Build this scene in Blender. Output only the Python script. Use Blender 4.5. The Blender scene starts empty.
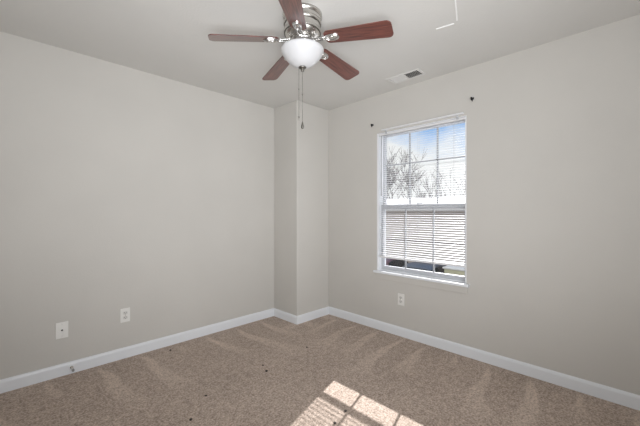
import bpy, bmesh, math, random
from mathutils import Vector, Matrix

random.seed(7)
scn = bpy.context.scene
COL = scn.collection
PI = math.pi
R2 = math.sqrt(2)

# ------------------------------------------------------------------ camera
CAM_Z = 1.22
CEIL = 2.44
cam_d = bpy.data.cameras.new('camera')
cam_d.sensor_width = 36
cam_d.lens = 18.0
cam_d.shift_y = -1.0 / 640
cam_d.clip_start = 0.02
cam_d.clip_end = 500
cam = bpy.data.objects.new('camera', cam_d)
COL.objects.link(cam)
cam.location = (0, 0, CAM_Z)
cam.rotation_euler = (PI / 2, 0, -PI / 4)
scn.camera = cam

# ------------------------------------------------------------------ view
scn.view_settings.view_transform = 'Standard'
scn.view_settings.look = 'None'
scn.view_settings.gamma = 1
scn.view_settings.use_curve_mapping = False
scn.view_settings.exposure = 0.0


# ------------------------------------------------------------------ node helper
class NT:
    def __init__(self, tree):
        self.t = tree
        self.n = tree.nodes
        self.l = tree.links

    def new(self, typ, **kw):
        n = self.n.new(typ)
        for k, v in kw.items():
            setattr(n, k, v)
        return n

    def put(self, sock, v):
        if v is None:
            return
        if isinstance(v, bpy.types.NodeSocket):
            self.l.new(v, sock)
        else:
            sock.default_value = v

    def math(self, op, a, b=None, c=None, clamp=False):
        n = self.new('ShaderNodeMath', operation=op)
        n.use_clamp = clamp
        self.put(n.inputs[0], a)
        self.put(n.inputs[1], b)
        self.put(n.inputs[2], c)
        return n.outputs[0]

    def step(self, v, lo, hi):
        n = self.new('ShaderNodeMapRange', interpolation_type='SMOOTHSTEP')
        self.put(n.inputs['Value'], v)
        n.inputs['From Min'].default_value = lo
        n.inputs['From Max'].default_value = hi
        return n.outputs[0]

    def mix(self, f, a, b, blend='MIX'):
        n = self.new('ShaderNodeMix', data_type='RGBA', blend_type=blend)
        self.put(n.inputs[0], f)
        for s, v in ((n.inputs[6], a), (n.inputs[7], b)):
            if isinstance(v, tuple) and len(v) == 3:
                v = (*v, 1)
            self.put(s, v)
        return n.outputs[2]

    def noise(self, vec, scale, detail=4, rough=.5):
        n = self.new('ShaderNodeTexNoise')
        if vec is not None:
            self.l.new(vec, n.inputs['Vector'])
        n.inputs['Scale'].default_value = scale
        n.inputs['Detail'].default_value = detail
        n.inputs['Roughness'].default_value = rough
        return n.outputs[0]

    def scaled(self, vec, s):
        n = self.new('ShaderNodeMapping')
        self.l.new(vec, n.inputs['Vector'])
        n.inputs['Scale'].default_value = s
        return n.outputs[0]


# ------------------------------------------------------------------ sky
world = bpy.data.worlds.new('sky')
scn.world = world
world.use_nodes = True
w = NT(world.node_tree)
w.n.clear()
tc = w.new('ShaderNodeTexCoord')
sep = w.new('ShaderNodeSeparateXYZ')
w.l.new(tc.outputs['Generated'], sep.inputs[0])
cl = w.noise(w.scaled(tc.outputs['Generated'], (1.0, 1.0, 2.4)), 4.2, 6, .55)
hgt = w.math('ADD', sep.outputs[2], w.math('MULTIPLY', w.math('SUBTRACT', sep.outputs[0], .905), 1.25))
hgt = w.math('ADD', hgt, w.math('MULTIPLY', w.math('SUBTRACT', cl, .5), .32))
blue = w.step(hgt, .11, .28)
skycol = w.mix(blue, (1.0, 1.0, 1.0), (.25, .51, .93))
bg = w.new('ShaderNodeBackground')
w.l.new(skycol, bg.inputs['Color'])
bg.inputs['Strength'].default_value = 1.0
wo = w.new('ShaderNodeOutputWorld')
w.l.new(bg.outputs[0], wo.inputs[0])

# ------------------------------------------------------------------ sun, and fill lights added behind the camera
sd = bpy.data.lights.new('sun', 'SUN')
sd.energy = 11.5
sd.color = (1.0, .97, .97)
sd.angle = math.radians(.53)
sun = bpy.data.objects.new('sun', sd)
COL.objects.link(sun)
SUN = Vector((1, .29, .583)).normalized()
sun.rotation_euler = SUN.to_track_quat('Z', 'Y').to_euler()
sun.location = (12, 4, 9)


def area(name, loc, target, sx, sy, power, color=(1, 1, 1), spread=180):
    d = bpy.data.lights.new(name, 'AREA')
    d.shape = 'RECTANGLE'
    d.size, d.size_y = sx, sy
    d.energy = power
    d.spread = math.radians(spread)
    d.color = color
    o = bpy.data.objects.new(name, d)
    COL.objects.link(o)
    o.location = loc
    o.rotation_euler = (Vector(target) - Vector(loc)).to_track_quat('-Z', 'Y').to_euler()
    return o


area('corner_fill', (.70, -.95, 1.2), (1.9, 2.9, 1.2), .9, .9, 6.0, (.975, 1, 1.035), 85)  # added fill towards the far corner, no visible source
area('room_fill', (.60, -1.0, 1.0), (1.2, 3.0, .75), 1.4, 1.4, 15, (.97, 1, 1.035), 160)  # added wide fill for the walls and carpet, no visible source
area('ceiling_fill', (-.35, -.35, .9), (1.45, 1.5, 2.44), 1.0, 1.0, 32, (.975, 1, 1.03), 115)  # added fill aimed up at the ceiling, no visible source


# ------------------------------------------------------------------ materials
def mat(name, col=(.8, .8, .8), rough=.5, metal=0.0, spec=.5):
    m = bpy.data.materials.new(name)
    m.use_nodes = True
    b = m.node_tree.nodes['Principled BSDF']
    b.inputs['Base Color'].default_value = (*col, 1)
    b.inputs['Roughness'].default_value = rough
    b.inputs['Metallic'].default_value = metal
    b.inputs['Specular IOR Level'].default_value = spec
    return m


def parts_of(m):
    t = NT(m.node_tree)
    return t, t.n['Principled BSDF'], t.new('ShaderNodeTexCoord').outputs['Object']


def paint(name, col, bump=.12, scale=150, rough=.75):
    """painted drywall with a faint orange-peel texture"""
    m = mat(name, col, rough, spec=.3)
    t, b, co = parts_of(m)
    n1 = t.noise(co, scale, 3, .5)
    n2 = t.noise(co, 1.3, 3, .5)
    t.l.new(t.mix(t.step(n2, .3, .7), tuple(c * .975 for c in col), tuple(min(1, c * 1.02) for c in col)), b.inputs['Base Color'])
    bp = t.new('ShaderNodeBump')
    bp.inputs['Strength'].default_value = bump
    bp.inputs['Distance'].default_value = .004
    t.l.new(n1, bp.inputs['Height'])
    t.l.new(bp.outputs[0], b.inputs['Normal'])
    return m


M_wall = paint('wall_paint', (.585, .565, .53), .15, 110)
M_ceil = paint('ceiling_paint', (.66, .65, .625), .3, 70)
M_streak = paint('streak_white', (.93, .93, .92), .1, 90, .5)  # bright white stands in for sunlight reflected onto the ceiling
M_trim = mat('trim_white', (.80, .82, .85), .38)
M_vinyl = mat('vinyl_white', (.82, .83, .85), .35)
M_sash_shade = mat('sash_vinyl_shade', (.52, .53, .56), .4)  # white vinyl darkened, its backlit shade put into the colour
M_grille_shade = mat('grille_shade', (.38, .39, .41), .4)  # bars greyed, the shade of backlighting painted into their colour
M_blind = mat('blind_white', (.78, .78, .79), .42)
M_cord = mat('cord_grey', (.55, .56, .58), .6)
M_wand = mat('wand_grey', (.35, .35, .36), .25)
M_plate = mat('plate_white', (.80, .79, .76), .35)
M_socket = mat('socket_white', (.66, .65, .62), .35)
M_dark = mat('dark_hole', (.02, .02, .02), .7)
M_bracket = mat('dark_bracket', (.025, .025, .028), .4, .6)
M_nickel = mat('brushed_nickel', (.66, .64, .61), .27, 1.0)
M_chrome = mat('polished_nickel', (.74, .73, .72), .24, 1.0)
M_nickel_dark = mat('dark_nickel', (.22, .21, .19), .35, 1.0)
M_duct = mat('duct_dark', (.06, .06, .06), .8)
M_vent = mat('register_white', (.70, .69, .67), .45)
M_rubber = mat('rubber_grey', (.22, .22, .22), .6)
M_speck = mat('lint_dark', (.06, .045, .04), .9)

# frosted lamp bowl
M_bowl = mat('frosted_glass', (.62, .62, .63), .3)
_b = M_bowl.node_tree.nodes['Principled BSDF']
_b.inputs['Subsurface Weight'].default_value = .35
_b.inputs['Subsurface Radius'].default_value = (.02, .02, .02)

# wooden blades
M_wood = mat('cherry_wood', (.16, .05, .035), .28)
t, b, co = parts_of(M_wood)
b.inputs['Coat Weight'].default_value = 1.0
b.inputs['Coat Roughness'].default_value = .18
g = t.noise(t.scaled(co, (3.0, 60.0, 20.0)), 2.4, 5, .6)
t.l.new(t.mix(t.step(g, .3, .72), (.055, .015, .013), (.20, .062, .045)), b.inputs['Base Color'])

# carpet
M_carpet = mat('carpet', (.3, .23, .18), .95, spec=.1)
t, b, co = parts_of(M_carpet)
sp = t.new('ShaderNodeSeparateXYZ')
t.l.new(co, sp.inputs[0])
X, Y = sp.outputs[0], sp.outputs[1]
fine = t.noise(co, 80, 4, .75)
mid = t.noise(co, 24, 3, .6)
big = t.noise(co, 2.6, 4, .55)
wob = t.noise(co, 1.7, 2, .5)


def vacuum(d, along, period, slant, off):
    """V-shaped vacuum strokes that begin at the wall and widen into the room"""
    u = t.math('ADD', t.math('DIVIDE', along, period), t.math('MULTIPLY', wob, .7))
    u = t.math('ADD', u, t.math('MULTIPLY_ADD', d, slant, off))
    v = t.math('MULTIPLY', t.math('ABSOLUTE', t.math('SUBTRACT', t.math('FRACT', u), .5)), 2)
    wn = t.new('ShaderNodeTexWhiteNoise', noise_dimensions='1D')
    t.l.new(t.math('FLOOR', u), wn.inputs['W'])
    rn = wn.outputs['Value']
    wdt = t.math('MULTIPLY_ADD', d, .62, .05)
    e = t.math('DIVIDE', t.math('SUBTRACT', wdt, v), .16)
    e = t.math('ADD', e, 0.5, clamp=True)
    ln = t.math('MULTIPLY_ADD', rn, .75, .25)
    fall = t.math('SUBTRACT', 1.0, t.math('DIVIDE', d, ln), clamp=True)
    fade = t.math('MULTIPLY', t.step(d, .03, .14), t.math('POWER', fall, .6))
    return t.math('MULTIPLY', e, fade)


v1 = vacuum(t.math('SUBTRACT', 2.79, X), Y, .27, .45, .1)
v2 = vacuum(t.math('SUBTRACT', 3.05, Y), X, .30, -.4, .4)
vac = t.math('MAXIMUM', v1, v2)
val = t.math('MULTIPLY_ADD', t.math('SUBTRACT', fine, .5), 3.0, .5)
val = t.math('MULTIPLY_ADD', t.math('SUBTRACT', mid, .5), .9, val)
val = t.math('MULTIPLY_ADD', t.math('SUBTRACT', big, .5), .35, val)
val = t.math('MULTIPLY_ADD', vac, .36, t.math('SUBTRACT', val, .04), clamp=True)
t.l.new(t.mix(val, (.23, .172, .135), (.70, .57, .48)), b.inputs['Base Color'])
bp = t.new('ShaderNodeBump')
bp.inputs['Strength'].default_value = .55
bp.inputs['Distance'].default_value = .006
t.l.new(t.math('ADD', fine, t.math('MULTIPLY', mid, .6)), bp.inputs['Height'])
t.l.new(bp.outputs[0], b.inputs['Normal'])
b.inputs['Sheen Weight'].default_value = .15

# thin window glass
M_glass = bpy.data.materials.new('window_glass')
M_glass.use_nodes = True
t = NT(M_glass.node_tree)
t.n.clear()
tr = t.new('ShaderNodeBsdfTransparent')
tr.inputs[0].default_value = (.96, .97, .97, 1)
gl = t.new('ShaderNodeBsdfGlossy')
gl.inputs['Roughness'].default_value = .02
fr = t.new('ShaderNodeFresnel')
fr.inputs[0].default_value = 1.35
mx = t.new('ShaderNodeMixShader')
t.l.new(fr.outputs[0], mx.inputs[0])
t.l.new(tr.outputs[0], mx.inputs[1])
t.l.new(gl.outputs[0], mx.inputs[2])
ou = t.new('ShaderNodeOutputMaterial')
t.l.new(mx.outputs[0], ou.inputs[0])

# outdoor materials
M_bark = mat('bark', (.24, .23, .235), .9)
M_asphalt = mat('asphalt', (.20, .20, .21), .9)
t, b, co = parts_of(M_asphalt)
t.l.new(t.mix(t.noise(co, 2.0, 6, .7), (.13, .13, .135), (.27, .265, .26)), b.inputs['Base Color'])
M_siding = mat('siding_beige', (.74, .66, .62), .6)
t, b, co = parts_of(M_siding)
sp = t.new('ShaderNodeSeparateXYZ')
t.l.new(co, sp.inputs[0])
lap = t.math('FRACT', t.math('DIVIDE', sp.outputs[2], .2))
t.l.new(t.mix(t.step(lap, .0, .12), (.46, .40, .38), (.58, .51, .48)), b.inputs['Base Color'])
M_shingle = mat('shingle_light', (.62, .62, .63), .8)
t, b, co = parts_of(M_shingle)
t.l.new(t.mix(t.noise(co, 5.0, 5, .7), (.54, .54, .55), (.72, .72, .72)), b.inputs['Base Color'])
M_carglass = mat('car_glass', (.03, .035, .045), .06)
M_tyre = mat('tyre', (.03, .03, .03), .8)
M_rim = mat('wheel_rim', (.55, .55, .57), .3, 1.0)
M_lamp = mat('tail_lamp', (.35, .03, .03), .2)
M_maroon = mat('car_maroon', (.16, .08, .09), .3)
M_blue = mat('car_blue', (.10, .11, .14), .35)
M_silver = mat('car_grey', (.30, .31, .33), .25)
M_yellow = mat('cabinet_yellow', (.62, .60, .44), .5)
M_band = mat('band_brown', (.16, .12, .11), .7)
M_pole = mat('fascia_white', (.82, .82, .83), .5)


# ------------------------------------------------------------------ mesh helpers
def add_box(bm, lo, hi, bev=0.0):
    b2 = bmesh.new()
    bmesh.ops.create_cube(b2, size=1)
    lo, hi = Vector(lo), Vector(hi)
    for v in b2.verts:
        v.co = Vector([(lo[i] + hi[i]) / 2 + v.co[i] * (hi[i] - lo[i]) for i in range(3)])
    if bev:
        bmesh.ops.bevel(b2, geom=list(b2.edges), offset=bev, segments=2, profile=.6, affect='EDGES')
    merge(bm, b2)


def merge(bm, other, mtx=None):
    mp = {}
    for v in other.verts:
        mp[v] = bm.verts.new(mtx @ v.co if mtx else v.co)
    for f in other.faces:
        try:
            nf = bm.faces.new([mp[v] for v in f.verts])
            nf.smooth = f.smooth
        except ValueError:
            pass
    other.free()


def add_lathe(bm, prof, n=40, center=(0, 0, 0), mtx=None):
    """prof: list of (r, z); axis z"""
    cx, cy, cz = center
    rings = []
    for r, z in prof:
        ring = []
        if r < 1e-6:
            p = Vector((cx, cy, cz + z))
            ring = [bm.verts.new(mtx @ p if mtx else p)]
        else:
            for i in range(n):
                a = 2 * PI * i / n
                p = Vector((cx + r * math.cos(a), cy + r * math.sin(a), cz + z))
                ring.append(bm.verts.new(mtx @ p if mtx else p))
        rings.append(ring)
    for A, B in zip(rings, rings[1:]):
        if len(A) == 1 and len(B) == 1:
            continue
        for i in range(n):
            j = (i + 1) % n
            if len(A) == 1:
                f = bm.faces.new((A[0], B[i], B[j]))
            elif len(B) == 1:
                f = bm.faces.new((A[i], B[0], A[j]))
            else:
                f = bm.faces.new((A[i], B[i], B[j], A[j]))
            f.smooth = True
    return bm


def add_tube(bm, pts, rads, n=8, cap=True):
    pts = [Vector(p) for p in pts]
    if not isinstance(rads, (list, tuple)):
        rads = [rads] * len(pts)
    rings = []
    up = Vector((0, 0, 1))
    for i, p in enumerate(pts):
        d = (pts[min(i + 1, len(pts) - 1)] - pts[max(i - 1, 0)]).normalized()
        a = d.cross(up)
        if a.length < .05:
            a = d.cross(Vector((1, 0, 0)))
        a.normalize()
        c = a.cross(d)
        rings.append([bm.verts.new(p + (a * math.cos(2 * PI * k / n) + c * math.sin(2 * PI * k / n)) * rads[i]) for k in range(n)])
    for A, B in zip(rings, rings[1:]):
        for k in range(n):
            f = bm.faces.new((A[k], A[(k + 1) % n], B[(k + 1) % n], B[k]))
            f.smooth = True
    if cap:
        bm.faces.new(list(reversed(rings[0])))
        bm.faces.new(rings[-1])


def add_prism(bm, outline, z0, z1, mtx=None, smooth=False):
    """outline: list of (x, y), extruded z0..z1"""
    A = [bm.verts.new(mtx @ Vector((x, y, z0)) if mtx else Vector((x, y, z0))) for x, y in outline]
    B = [bm.verts.new(mtx @ Vector((x, y, z1)) if mtx else Vector((x, y, z1))) for x, y in outline]
    n = len(outline)
    bm.faces.new(list(reversed(A)))
    bm.faces.new(B)
    for i in range(n):
        f = bm.faces.new((A[i], A[(i + 1) % n], B[(i + 1) % n], B[i]))
        f.smooth = smooth


def obj(name, bm, m, parent=None, bevel=0.0, loc=None, keep=False):
    if not keep:
        bmesh.ops.recalc_face_normals(bm, faces=bm.faces)
    me = bpy.data.meshes.new(name)
    bm.to_mesh(me)
    bm.free()
    me.materials.append(m)
    o = bpy.data.objects.new(name, me)
    COL.objects.link(o)
    if parent:
        o.parent = parent
    if loc:
        o.location = loc
    if bevel:
        md = o.modifiers.new('bevel', 'BEVEL')
        md.width = bevel
        md.segments = 2
        md.limit_method = 'ANGLE'
    return o


def thing(name, label, cat, loc=(0, 0, 0), rz=0.0, group=None):
    o = bpy.data.objects.new(name, None)
    COL.objects.link(o)
    o.location = loc
    o.rotation_euler = (0, 0, rz)
    o.empty_display_size = .05
    return tag(o, label, cat, group)


def tag(o, label, cat, group=None):
    o['label'] = label
    o['category'] = cat
    if group:
        o['group'] = group
    return o


def struct(o, label=None):
    o['kind'] = 'structure'
    if label:
        o['label'] = label
    return o


def NB():
    return bmesh.new()


# ------------------------------------------------------------------ the room shell
XR, YL = 2.79, 3.05          # inner faces of right and left wall
XB, YB = -1.15, -1.15        # the two walls behind the camera
T = .12
CX0, CY0 = 2.285, 2.64       # corner chase
WY0, WY1, WZ0, WZ1 = 1.037, 1.947, .59, 2.038   # window opening

bm = NB()
add_box(bm, (XB - T, YB - T, -.12), (XR + T, YL + T, 0))
struct(obj('floor', bm, M_carpet), 'brown beige cut pile carpet floor with vacuum strokes')
bm = NB()
add_box(bm, (XB - T, YB - T, CEIL), (XR + T, YL + T, CEIL + .12))
struct(obj('ceiling', bm, M_ceil), 'flat pale grey white ceiling')
bm = NB()
add_box(bm, (XB - T, YL, 0), (XR + T, YL + T, CEIL))
struct(obj('wall_left', bm, M_wall), 'plain light greige wall on the left')
bm = NB()
add_box(bm, (XR, YB - T, 0), (XR + T, WY0, CEIL))
add_box(bm, (XR, WY1, 0), (XR + T, YL, CEIL))
add_box(bm, (XR, WY0, 0), (XR + T, WY1, WZ0))
add_box(bm, (XR, WY0, WZ1), (XR + T, WY1, CEIL))
struct(obj('wall_right', bm, M_wall), 'light greige wall with the window on the right')
bm = NB()
add_box(bm, (CX0, CY0, 0), (XR, YL, CEIL))
struct(obj('wall_corner', bm, M_wall, bevel=.006), 'boxed out chase in the far corner of the room')
bm = NB()
add_box(bm, (XB - T, YB - T, 0), (XB, YL, CEIL))
struct(obj('wall_back', bm, M_wall), 'wall behind the camera')
bm = NB()
add_box(bm, (XB, YB - T, 0), (XR, YB, CEIL))
struct(obj('wall_front', bm, M_wall), 'second wall behind the camera')

# baseboards: profile (offset from wall, height)
BP = [(0, 0), (.014, 0), (.014, .070), (.011, .080), (.006, .087), (0, .089)]


def baseboard(name, p, q, nrm):
    """from p to q along a wall whose normal into the room is nrm"""
    p, q, nrm = Vector((*p, 0)), Vector((*q, 0)), Vector((*nrm, 0))
    bm = NB()
    A = [bm.verts.new(p + nrm * o + Vector((0, 0, h))) for o, h in BP]
    B = [bm.verts.new(q + nrm * o + Vector((0, 0, h))) for o, h in BP]
    n = len(BP)
    bm.faces.new(A)
    bm.faces.new(list(reversed(B)))
    for i in range(n):
        bm.faces.new((A[i], B[i], B[(i + 1) % n], A[(i + 1) % n]))
    return struct(obj(name, bm, M_trim))


baseboard('baseboard_left', (XB, YL), (CX0, YL), (0, -1))
baseboard('baseboard_corner', (CX0, CY0 - .014), (CX0, YL - .014), (-1, 0))
baseboard('baseboard_chase', (CX0, CY0), (XR, CY0), (0, -1))
baseboard('baseboard_right', (XR, YB), (XR, CY0 - .014), (-1, 0))
baseboard('baseboard_back', (XB, YB + .014), (XB, YL - .014), (1, 0))
baseboard('baseboard_front', (XB, YB), (XR - .014, YB), (0, 1))

# reflected sunlight streaks on the ceiling, shaped as raised white strips
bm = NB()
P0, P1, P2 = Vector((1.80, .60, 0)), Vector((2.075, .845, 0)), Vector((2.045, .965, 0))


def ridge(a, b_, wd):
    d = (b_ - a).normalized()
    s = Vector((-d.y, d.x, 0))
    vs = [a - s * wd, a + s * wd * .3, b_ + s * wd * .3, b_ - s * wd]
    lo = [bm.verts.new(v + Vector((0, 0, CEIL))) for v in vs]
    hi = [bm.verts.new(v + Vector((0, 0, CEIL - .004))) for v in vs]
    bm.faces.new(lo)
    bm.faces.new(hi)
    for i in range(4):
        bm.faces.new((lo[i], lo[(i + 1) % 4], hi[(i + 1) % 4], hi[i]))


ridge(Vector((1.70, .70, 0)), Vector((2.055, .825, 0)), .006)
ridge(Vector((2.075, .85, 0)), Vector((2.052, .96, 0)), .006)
struct(obj('ceiling_light_streak', bm, M_streak), 'thin streak of reflected sunlight built as a white strip on the ceiling')

# ------------------------------------------------------------------ window
win = bpy.data.objects.new('window_1', None)
COL.objects.link(win)
win.location = (XR, (WY0 + WY1) / 2, WZ0)
struct(win, 'double hung white window with grilles')


def wobj(name, bm, m, parent=win, **k):
    o = obj(name, bm, m, parent, **k)
    if parent is win:
        o.matrix_parent_inverse = Matrix.Translation(-win.location)
    return o


# jamb liner
bm = NB()
J = .012
x0, x1 = XR + .002, XR + T + .03
add_box(bm, (x0, WY1 - J, WZ0), (x1, WY1, WZ1))
add_box(bm, (x0, WY0, WZ0), (x1, WY0 + J, WZ1))
add_box(bm, (XR + .002, WY0 + J, WZ1 - .006), (x1, WY1 - J, WZ1))
add_box(bm, (XR + .06, WY0 + J, WZ0), (x1, WY1 - J, WZ0 + .028))
wobj('window_frame', bm, M_vinyl)
# stool and apron
bm = NB()
add_box(bm, (XR - .035, WY0 - .025, WZ0), (XR + .001, WY1 + .025, WZ0 + .022), .004)
add_box(bm, (XR + .001, WY0 + .001, WZ0 + .001), (XR + .062, WY1 - .001, WZ0 + .022))
wobj('window_sill', bm, M_trim)
bm = NB()
add_box(bm, (XR - .014, WY0 - .005, WZ0 - .062), (XR, WY1 + .005, WZ0), .003)
wobj('window_apron', bm, M_wall)


def sash(name, xa, xb, za, zb, rail_lo, rail_hi, stile, muns_y, mun_z):
    ya, yb = WY0 + J, WY1 - J
    bm = NB()
    add_box(bm, (xa, ya, za), (xb, ya + stile, zb), .002)
    add_box(bm, (xa, yb - stile, za), (xb, yb, zb), .002)
    add_box(bm, (xa, ya + stile, za), (xb, yb - stile, za + rail_lo), .002)
    add_box(bm, (xa, ya + stile, zb - rail_hi), (xb, yb - stile, zb), .002)
    s = wobj(name, bm, M_sash_shade)
    xm = (xa + xb) / 2
    bm = NB()
    for y in muns_y:
        add_box(bm, (xm - .006, y - .007, za + rail_lo), (xm + .006, y + .007, zb - rail_hi))
    if mun_z:
        add_box(bm, (xm - .006, ya + stile, mun_z - .007), (xm + .006, yb - stile, mun_z + .007))
    o = obj('window_grille', bm, M_grille_shade, s)
    bm = NB()
    add_box(bm, (xm + .009, ya + stile - .004, za + rail_lo - .004), (xm + .012, yb - stile + .004, zb - rail_hi + .004))
    obj('window_pane', bm, M_glass, s)
    return s


MY = (1.655, 1.362)
sash('lower_sash', XR + .062, XR + .092, WZ0 + .028, 1.300, .040, .055, .028, MY, None)
sash('upper_sash', XR + .098, XR + .128, 1.255, WZ1 - .006, .045, .017, .024, (1.629, 1.342), 1.712)
# sash lock on the meeting rail
bm = NB()
add_box(bm, (XR + .066, 1.47, 1.300), (XR + .09, 1.53, 1.312), .003)
wobj('sash_lock', bm, M_vinyl)

# ------------------------------------------------------------------ mini blind
bl = thing('window_blind', 'white horizontal mini blind lowered almost to the sill of the window', 'blind', (XR + .03, (WY0 + WY1) / 2, WZ1))
BY0, BY1 = -(WY1 - WY0) / 2 + J + .004, (WY1 - WY0) / 2 - J - .004
bm = NB()
add_box(bm, (-.022, BY0, -.026), (.012, BY1, -.007), .003)
obj('head_rail', bm, M_blind, bl)
ZB = .765 - WZ1
ZT = -.032
NS = 58
bm = NB()
for i in range(NS):
    z = ZT - (ZT - ZB - .012) * i / (NS - 1)
    tilt = math.radians(13.5)
    prev = None
    for k in range(5):
        u = (k / 4 - .5) * .025
        zz = z + .0016 * (1 - (2 * u / .025) ** 2) + u * math.tan(tilt)
        row = (bm.verts.new((u, BY0, zz)), bm.verts.new((u, BY1, zz)),
               bm.verts.new((u, BY0, zz - .0005)), bm.verts.new((u, BY1, zz - .0005)))
        if prev:
            for f in ((prev[0], prev[1], row[1], row[0]), (prev[2], row[2], row[3], prev[3])):
                bm.faces.new(f).smooth = True
        else:
            bm.faces.new((row[0], row[2], row[3], row[1]))
        prev = row
    bm.faces.new((prev[0], prev[1], prev[3], prev[2]))
obj('slats', bm, M_blind, bl)
bm = NB()
add_box(bm, (-.013, BY0, ZB - .020), (.013, BY1, ZB), .004)
obj('bottom_rail', bm, M_blind, bl)
for y in (BY0 + .10, 0, BY1 - .10):
    bm = NB()
    for x in (-.0135, .0135):
        add_tube(bm, [(x, y, ZT + .01), (x, y, ZB)], .0008, 5)
    obj('ladder_cord', bm, M_cord, bl)
bm = NB()
yw = BY1 - .035
add_tube(bm, [(-.024, yw, ZT - .01), (-.026, yw, ZT - .30), (-.026, yw, ZT - .62)], .0035, 8)
add_tube(bm, [(-.012, yw, ZT + .012), (-.024, yw, ZT - .008)], .002, 6)
obj('tilt_wand', bm, M_wand, bl)
# valance strip above
bm = NB()
add_box(bm, (-.060, BY0 + .004, .013), (-.030, BY1 - .055, .027), .002)
obj('valance', bm, M_blind, bl)
for y in (BY0 + .06, BY1 - .10):
    bm = NB()
    add_box(bm, (-.040, y - .006, -.012), (-.030, y + .006, .014))
    add_box(bm, (-.040, y - .006, -.018), (-.020, y + .006, -.010))
    obj('valance_clip', bm, M_cord, bl)

# ------------------------------------------------------------------ curtain brackets
def bracket(loc, label):
    o = thing('curtain_bracket', label, 'curtain bracket', loc, 0, 'curtain rod brackets')
    bm = NB()
    add_box(bm, (-.004, -.013, -.006), (0, .013, .012), .001)
    obj('mounting_plate', bm, M_bracket, o)
    bm = NB()
    add_tube(bm, [(-.002, .004, .006), (-.018, .002, .006), (-.024, -.002, -.004), (-.024, -.006, -.016), (-.020, -.009, -.026)], [.008, .008, .0065, .005, .003], 8)
    obj('hook', bm, M_bracket, o)


bracket((XR, 2.003, 2.137), 'small dark curtain rod bracket on the wall above the left corner of window')
bracket((XR, .990, 2.163), 'small dark curtain rod bracket on the wall above the right corner of window')

# ------------------------------------------------------------------ wall plates (local frame: x along wall, -y out of the wall)
def outlet(loc, rz, label):
    o = thing('electrical_outlet', label, 'outlet', loc, rz)
    bm = NB()
    add_box(bm, (-.036, -.006, -.058), (.036, 0, .058), .003)
    obj('cover_plate', bm, M_plate, o)
    for s in (-1, 1):
        bm = NB()
        ol = []
        for k in range(24):
            a = 2 * PI * k / 24
            ol.append((.0175 * math.cos(a), max(-.0125, min(.0125, .0175 * math.sin(a)))))
        mt = Matrix.Translation((0, 0, s * .0195)) @ Matrix.Rotation(PI / 2, 4, 'X')
        add_prism(bm, ol, .004, .0085, mt)
        rc = obj('receptacle', bm, M_socket, o)
        bm = NB()
        for x, hh in ((-.0065, .0045), (.0065, .0036)):
            add_box(bm, (x - .0012, -.0092, s * .0195 + .003 - hh), (x + .0012, -.008, s * .0195 + .003 + hh))
        add_box(bm, (-.0022, -.0092, s * .0195 - .010), (.0022, -.008, s * .0195 - .006))
        obj('slot', bm, M_dark, rc)
    bm = NB()
    add_lathe(bm, [(0, .008), (.003, .0078), (.0035, .006), (.0035, .004)], 12, mtx=Matrix.Rotation(PI / 2, 4, 'X'))
    obj('screw', bm, M_nickel, o)
    return o


outlet((.741, YL, .357), 0, 'white duplex outlet on the left wall, nearer the corner')
outlet((XR, 1.661, .360), -PI / 2, 'white duplex outlet on the wall below the window')

o = thing('cable_plate', 'white wall plate with a black cable jack low on left wall', 'wall plate', (.327, YL, .339))
bm = NB()
add_box(bm, (-.037, -.006, -.060), (.037, 0, .060), .003)
obj('cover_plate', bm, M_plate, o)
bm = NB()
add_lathe(bm, [(0, .010), (.0055, .010), (.0062, .006), (.0085, .0055), (.0085, .004)], 16, mtx=Matrix.Rotation(PI / 2, 4, 'X'))
obj('cable_jack', bm, M_dark, o)
for s in (-1, 1):
    bm = NB()
    add_lathe(bm, [(0, .008), (.003, .0078), (.0035, .006), (.0035, .004)], 12, mtx=Matrix.Translation((0, 0, s * .042)) @ Matrix.Rotation(PI / 2, 4, 'X'))
    obj('screw', bm, M_socket, o)

# ------------------------------------------------------------------ spring door stop on the left baseboard
o = thing('door_stop', 'small spring door stop screwed to the left baseboard', 'door stop', (.383, YL - .014, .048))
bm = NB()
add_lathe(bm, [(0, .006), (.009, .006), (.011, 0)], 16, mtx=Matrix.Rotation(PI / 2, 4, 'X'))
obj('base', bm, M_nickel, o)
bm = NB()
add_tube(bm, [(.0055 * math.cos(k * .9), -.005 - .0006 * k, .0055 * math.sin(k * .9)) for k in range(95)], .0012, 5)
obj('spring', bm, M_nickel, o)
bm = NB()
add_lathe(bm, [(0, .078), (.007, .077), (.0085, .072), (.0085, .062), (.006, .058), (0, .058)], 16, mtx=Matrix.Rotation(PI / 2, 4, 'X'))
obj('rubber_tip', bm, M_rubber, o)

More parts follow.
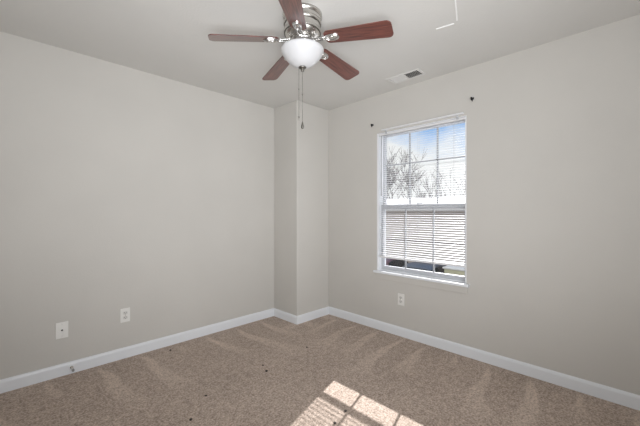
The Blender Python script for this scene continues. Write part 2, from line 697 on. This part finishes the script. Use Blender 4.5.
# ------------------------------------------------------------------ ceiling register
o = thing('ceiling_vent', 'white two way air register set in the ceiling near the window', 'vent', (2.58, 1.49, CEIL))
hx, hy = .076, .158
bm = NB()
fw = .022
for lo, hi in (((-hx, -hy), (hx, -hy + fw)), ((-hx, hy - fw), (hx, hy)), ((-hx, -hy + fw), (-hx + fw, hy - fw)), ((hx - fw, -hy + fw), (hx, hy - fw))):
    add_box(bm, (lo[0], lo[1], -.007), (hi[0], hi[1], 0))
add_box(bm, (-hx + fw, -.007, -.006), (hx - fw, .007, -.001))
obj('frame', bm, M_vent, o, bevel=.002)
bm = NB()
add_box(bm, (-hx + fw - .002, -hy + fw - .002, -.0012), (hx - fw + .002, hy - fw + .002, -.0002))
obj('duct_opening', bm, M_duct, o)
for sgn in (-1, 1):
    bm = NB()
    for k in range(9):
        y = sgn * (.014 + k * .0135)
        # two-way register: the two halves throw air in opposite directions
        dy = .0115 if sgn < 0 else -.0115
        vs = [(y - dy / 2, -.0075), (y + dy / 2, -.0015)]
        a = [bm.verts.new((-hx + fw, vs[0][0], vs[0][1])), bm.verts.new((hx - fw, vs[0][0], vs[0][1])),
             bm.verts.new((hx - fw, vs[1][0], vs[1][1])), bm.verts.new((-hx + fw, vs[1][0], vs[1][1]))]
        c = [bm.verts.new(v.co + Vector((0, .0008, 0))) for v in a]
        bm.faces.new(a)
        bm.faces.new(list(reversed(c)))
        for i in range(4):
            bm.faces.new((a[i], a[(i + 1) % 4], c[(i + 1) % 4], c[i]))
    obj('louvers', bm, M_vent, o)

# ------------------------------------------------------------------ ceiling fan
FX, FY = 1.328, 1.482
fan = thing('ceiling_fan', 'five blade cherry wood ceiling fan with nickel housing and white bowl light', 'ceiling fan', (FX, FY, CEIL))
bm = NB()
add_lathe(bm, [(0, 0), (.122, 0), (.122, -.014), (.115, -.018), (.113, -.022), (.113, -.046), (.117, -.050), (.117, -.060), (.112, -.064),
               (.111, -.068), (.111, -.098), (.115, -.102), (.115, -.110), (.108, -.120), (.100, -.134), (.086, -.144), (.060, -.148), (0, -.148)], 56)
obj('motor_housing', bm, M_nickel, fan)
bm = NB()
for z in (-.020, -.066, -.116):
    add_lathe(bm, [(.1128, z + .003), (.1142, z + .003), (.1142, z - .003), (.1128, z - .003)], 56)
obj('housing_groove', bm, M_nickel_dark, fan)
# flywheel with slots
bm = NB()
add_lathe(bm, [(0, -.146), (.074, -.146), (.079, -.150), (.079, -.166), (.072, -.172), (.062, -.176), (0, -.176)], 40)
fw_ = obj('flywheel', bm, M_chrome, fan)
bm = NB()
for k in range(15):
    a = 2 * PI * k / 15 + .1
    mt = Matrix.Rotation(a, 4, 'Z') @ Matrix.Translation((.0785, 0, -.158)) @ Matrix.Rotation(PI / 2, 4, 'Y')
    ol = [(.0055 * math.cos(q * PI / 6), .010 * math.sin(q * PI / 6)) for q in range(12)]
    add_prism(bm, ol, -.001, .0015, mt)
obj('vent_slots', bm, M_nickel_dark, fw_)
bm = NB()
add_lathe(bm, [(0, -.174), (.056, -.174), (.060, -.178), (.060, -.198), (.066, -.204), (.100, -.209), (.104, -.213), (.104, -.218), (0, -.218)], 40)
obj('light_fitter', bm, M_chrome, fan)
# glass bowl (hollow)
outer = [(.126, -.210), (.131, -.213), (.133, -.219), (.132, -.226), (.128, -.236), (.121, -.247), (.112, -.259), (.101, -.272), (.089, -.286), (.073, -.300), (.053, -.312), (.030, -.320), (.004, -.323)]
inner = [(max(.003, r - .004), z + .003) for r, z in reversed(outer)]
bm = NB()
add_lathe(bm, outer + inner + [outer[0]], 56)
obj('light_bowl', bm, M_bowl, fan)
bm = NB()
add_lathe(bm, [(0, -.318), (.022, -.320), (.025, -.324), (.019, -.330), (.010, -.334), (.009, -.339), (.011, -.343), (.006, -.350), (0, -.352)], 24)
obj('finial', bm, M_nickel_dark, fan)

ZBL = -.154
ANG0 = -23.0
for k in range(5):
    th = math.radians(ANG0 + 72 * k - 45)
    rot = Matrix.Rotation(th, 4, 'Z')
    pitch = Matrix.Rotation(math.radians(5.2), 4, 'Y') @ Matrix.Rotation(math.radians(-12.5), 4, 'X')
    # blade outline along local x
    x0, x1, w0, w1, rc = .150, .557, .050, .0635, .030
    ol = []
    for (cx, cy, a0) in ((x1 - rc, w1 - rc, 0), (x0 + rc, w0 - rc, 90), (x0 + rc, -w0 + rc, 180), (x1 - rc, -w1 + rc, 270)):
        for q in range(7):
            a = math.radians(a0 + 15 * q)
            ol.append((cx + rc * math.cos(a), cy + rc * math.sin(a)))
    bm = NB()
    add_prism(bm, ol, -.003, .003)
    blade = obj('blade', bm, M_wood, fan, bevel=.0015)
    blade.matrix_local = rot @ Matrix.Translation((0, 0, ZBL)) @ pitch
    # bracket: arm from flywheel, oval medallion plate under the blade
    bm = NB()
    pts = [(.060, 0, -.160), (.085, 0, -.163), (.110, 0, -.168), (.130, 0, -.171), (.165, 0, -.172)]
    for s in (-1, 1):
        add_tube(bm, [(x, y * 1.0 + s * (.013 if i < 3 else .010), z) for i, (x, y, z) in enumerate(pts)], [.0065, .0065, .006, .006, .005], 8)
    pl = NB()
    ov = [(.195 + .048 * math.cos(q * PI / 14), .029 * math.sin(q * PI / 14)) for q in range(28)]
    add_prism(pl, ov, -.0065, -.003)
    ring = [Vector((.195 + .038 * math.cos(q * PI / 14), .021 * math.sin(q * PI / 14), -.0085)) for q in range(29)]
    add_tube(pl, ring, .0045, 8, cap=False)
    add_lathe(pl, [(0, -.013), (.008, -.012), (.012, -.008), (.013, -.006)], 16, center=(.195, 0, 0))
    for x in (.165, .225):
        add_lathe(pl, [(0, -.010), (.004, -.009), (.005, -.006)], 10, center=(x, 0, 0))
    merge(bm, pl, Matrix.Translation((0, 0, ZBL)) @ pitch)
    ar = obj('blade_bracket', bm, M_chrome, fan)
    ar.matrix_local = rot


def chain(dx, dy, z0, z1, fob, name='pull_chain'):
    bm = NB()
    add_tube(bm, [(dx, dy, z0), (dx, dy, z1)], .0009, 5)
    n = int((z0 - z1) / .0075)
    for i in range(n):
        z = z0 - (i + .5) * (z0 - z1) / n
        add_lathe(bm, [(0, .0026), (.002, .0013), (.002, -.0013), (0, -.0026)], 6, center=(dx, dy, z))
    zc = z0 + (z1 - z0) * .45
    add_lathe(bm, [(0, .006), (.003, .004), (.0035, -.004), (0, -.006)], 8, center=(dx, dy, zc))
    c = obj(name, bm, M_nickel_dark, fan)
    bm = NB()
    add_lathe(bm, fob, 14, center=(dx, dy, z1))
    obj('fob', bm, M_nickel_dark, c)


q = 1 / R2
chain(0.0, 0.0, -.350, -.660, [(0, .002), (.003, 0), (.004, -.008), (.008, -.022), (.010, -.032), (.007, -.041), (0, -.044)])
chain(-.022 * q, .022 * q, -.318, -.628, [(0, .002), (.006, 0), (.006, -.008), (.003, -.012), (.003, -.022), (0, -.024)])


# ------------------------------------------------------------------ lint specks on the carpet
def floor_pt(px, py):
    s = 320 * R2 * CAM_Z / (py - 212)
    d = (px - 320) / 320 * s
    return (s + d) / 2, (s - d) / 2


SPECKS = [(170.5, 350.5, 'dark lint speck on carpet close to the left baseboard', .009),
          (206, 396, 'dark lint speck alone on open carpet left of the sun patch', .008),
          (263, 365.5, 'smaller dark lint speck of a pair in the middle of carpet', .007),
          (266.5, 371.5, 'larger dark lint speck of a pair in the middle of carpet', .011),
          (307, 347.5, 'dark lint speck on carpet in front of the boxed corner', .008),
          (191, 420, 'dark lint speck on carpet at the bottom edge of the photo', .009),
          (345.5, 411.5, 'dark lint speck beside the shadow bar inside the sun patch', .009),
          (335, 423.5, 'dark lint speck on the striped part of the sun patch', .010)]
for px, py, lab, r in SPECKS:
    x, y = floor_pt(px, py)
    bm = NB()
    bmesh.ops.create_icosphere(bm, subdivisions=2, radius=r)
    for v in bm.verts:
        v.co *= random.uniform(.75, 1.2)
        v.co.z = v.co.z * .55 + r * .4
    tag(obj('lint_speck', bm, M_speck, loc=(x, y, 0)), lab, 'lint', 'lint specks on the carpet')

# ------------------------------------------------------------------ outdoors
GZ = -2.9
bm = NB()
add_box(bm, (XR + 1.0, -40, GZ - .2), (90, 70, GZ))
struct(obj('ground', bm, M_asphalt), 'grey paved yard outside the window')

# neighbouring house
hs = thing('house', 'low beige sided house with pale roof seen through the window', 'house', (20, 10, GZ))
H0, H1 = -8.0, 9.0
bm = NB()
add_box(bm, (0, H0, 0), (9, H1, 4.35))
obj('house_wall', bm, M_siding, hs)
bm = NB()
add_prism(bm, [(-.5, 4.30), (4.5, 5.12), (9.5, 4.30), (9.5, 4.42), (4.5, 5.26), (-.5, 4.44)], H0 - .4, H1 + .4,
          Matrix(((1, 0, 0, 0), (0, 0, 1, 0), (0, 1, 0, 0), (0, 0, 0, 1))))
obj('roof', bm, M_shingle, hs)
bm = NB()
add_box(bm, (-.54, H0 - .4, 4.22), (-.50, H1 + .4, 4.46))
obj('fascia', bm, M_pole, hs)
bm = NB()
add_box(bm, (-.06, H0, 2.12), (0, H1, 2.25))
obj('trim_band', bm, M_band, hs)


def car(name_label, loc, paint_m, rz, h=1.45):
    c = thing('car', name_label, 'car', loc, rz, 'cars parked outside the window')
    k = h / 1.45
    prof = [(-2.15, .28), (-2.2, .55), (-2.12, .85), (-1.75, .95), (-1.25, 1.33), (-.75, 1.44), (.15, 1.45), (.55, 1.36), (1.05, .98), (1.95, .82), (2.18, .62), (2.2, .30)]
    prof = [(x, z * k) for x, z in prof]
    secs = [(-.86, .90, .06), (-.80, 1.0, 0), (.80, 1.0, 0), (.86, .90, .06)]
    bm = NB()
    rows = []
    for yv in (-.88, -.80, .80, .88):
        row = []
        for x, z in prof:
            cab = max(0, (z - .9 * k) / (.55 * k))
            yy = yv * (1 - .20 * cab)
            sh = .96 if abs(yv) > .85 else 1.0
            row.append(bm.verts.new((x * sh, yy, .28 * k + (z - .28 * k) * (sh if z > .4 else 1))))
        rows.append(row)
    n = len(prof)
    for A, B in zip(rows, rows[1:]):
        for i in range(n):
            f = bm.faces.new((A[i], A[(i + 1) % n], B[(i + 1) % n], B[i]))
            f.smooth = True
    bm.faces.new(rows[0])
    bm.faces.new(list(reversed(rows[-1])))
    obj('body', bm, paint_m, c, bevel=.02)
    # glass
    for s in (-1, 1):
        bm = NB()
        a = [(-1.30, s * .812, .98 * k), (.92, s * .822, .98 * k), (.52, s * .735, 1.32 * k), (-.70, s * .725, 1.38 * k), (-1.12, s * .745, 1.30 * k)]
        v = [bm.verts.new(p) for p in a]
        v2 = [bm.verts.new((p[0], p[1] + s * .035, p[2])) for p in a]
        bm.faces.new(v)
        bm.faces.new(v2)
        for i in range(5):
            bm.faces.new((v[i], v[(i + 1) % 5], v2[(i + 1) % 5], v2[i]))
        obj('side_glass', bm, M_carglass, c)
    for nm, p, qq in (('rear_glass', (-1.70, .985), (-1.27, 1.30)), ('windscreen', (1.02, 1.0), (.58, 1.33))):
        bm = NB()
        sg = -1 if p[0] < 0 else 1
        a = [(p[0], -.70, p[1] * k), (p[0], .70, p[1] * k), (qq[0], .60, qq[1] * k), (qq[0], -.60, qq[1] * k)]
        v = [bm.verts.new(x) for x in a]
        v2 = [bm.verts.new((x[0] + sg * .03, x[1], x[2] + .03)) for x in a]
        bm.faces.new(v)
        bm.faces.new(v2)
        for i in range(4):
            bm.faces.new((v[i], v[(i + 1) % 4], v2[(i + 1) % 4], v2[i]))
        obj(nm, bm, M_carglass, c)
    for x in (-1.35, 1.35):
        for s in (-1, 1):
            mt = Matrix.Translation((x, s * .80, .32)) @ Matrix.Rotation(PI / 2, 4, 'X')
            bm = NB()
            add_lathe(bm, [(.19, .11), (.30, .10), (.32, .06), (.32, -.06), (.30, -.10), (.19, -.11), (.19, .11)], 24, mtx=mt)
            wl = obj('wheel', bm, M_tyre, c)
            bm = NB()
            add_lathe(bm, [(0, .095), (.06, .10), (.19, .08), (.19, -.08), (.06, -.10), (0, -.095)], 20, mtx=mt)
            obj('rim', bm, M_rim, wl)
    for s in (-1, 1):
        bm = NB()
        add_box(bm, (-2.20, s * .68 - .13, .68 * k), (-2.10, s * .68 + .13, .84 * k), .02)
        obj('tail_lamp', bm, M_lamp, c)


car('dark maroon car parked outside, furthest left under the blind', (15.6, 10.1, GZ), M_maroon, 0, 1.62)
car('dark blue car parked outside in the middle under the blind', (15.6, 7.75, GZ), M_blue, 0, 1.52)

cb = thing('utility_cabinet', 'pale yellow cabinet outside at the lower right of window', 'cabinet', (15.4, 6.0, GZ))
bm = NB()
add_box(bm, (-.4, -.62, .08), (.4, .62, 1.42), .02)
obj('body', bm, M_yellow, cb)
bm = NB()
add_box(bm, (-.46, -.68, 1.42), (.46, .68, 1.50), .02)
obj('lid', bm, M_pole, cb)
bm = NB()
add_box(bm, (-.45, -.66, 0), (.45, .66, .08))
obj('base', bm, M_asphalt, cb)
for s in (-1, 1):
    bm = NB()
    add_box(bm, (-.425, s * .30 - .27, .16), (-.40, s * .30 + .27, 1.34), .008)
    d = obj('door', bm, M_yellow, cb)
    bm = NB()
    add_box(bm, (-.45, s * .07 - .015, .7), (-.425, s * .07 + .015, .86), .004)
    obj('handle', bm, M_nickel, d)


# bare trees behind the house
def tree(loc, h, spread, seed, label, depth=5, lean=(0, 0), kids=(3, 4)):
    rnd = random.Random(seed)
    root = thing('bare_tree', label, 'tree', loc, 0, 'bare trees behind the house')
    trunk, twig = NB(), NB()

    def grow(p, d, ln, r, lev):
        pts, rr = [p], [r]
        q_ = p.copy()
        dd = d.copy()
        for i in range(3):
            dd = (dd + Vector((rnd.uniform(-.16, .16), rnd.uniform(-.16, .16), rnd.uniform(-.02, .12)))).normalized()
            q_ = q_ + dd * ln / 3
            pts.append(q_.copy())
            rr.append(r * (1 - .13 * (i + 1)))
        add_tube(trunk if lev < 2 else twig, pts, rr, 6 if lev < 2 else 4)
        if lev >= depth:
            return
        for _ in range(rnd.randint(*kids)):
            az = rnd.uniform(0, 2 * PI)
            sp_ = rnd.uniform(.3, .75) * spread
            perp = Vector((math.cos(az), math.sin(az), 0))
            nd = (dd + perp * sp_ + Vector((0, 0, .18))).normalized()
            k = rnd.uniform(.45, 1.0)
            base = pts[2] * (1 - k) + pts[3] * k if rnd.random() < .75 else pts[1]
            grow(base, nd, ln * rnd.uniform(.6, .82), max(.018, rr[-1] * .62), lev + 1)

    grow(Vector((0, 0, 0)), Vector((lean[0], lean[1], 1)).normalized(), h * .34, h * .022, 0)
    obj('trunk', trunk, M_bark, root)
    obj('twigs', twig, M_bark, root)
    return root


def out_pt(px, Xw):
    k = (px - 320) / 320
    return (Xw, Xw * (1 - k) / (1 + k), GZ)


tree(out_pt(399, 34), 11.5, 1.2, 3, 'wide dense bare tree beyond the house, leftmost through the window', kids=(3, 5))
tree(out_pt(415, 44), 13.0, 1.05, 11, 'second bare tree from the left beyond the house')
tree(out_pt(428, 52), 12.5, 1.0, 5, 'low bare tree beyond the house behind the middle of the window', 4)
tree(out_pt(442, 36), 10.0, .7, 21, 'narrow upright bare tree beyond the house right of window middle', 4, kids=(2, 3))
tree(out_pt(453, 34), 11.6, .62, 33, 'tall slim bare tree leaning right beyond the house', 4, lean=(.1, -.22), kids=(2, 3))
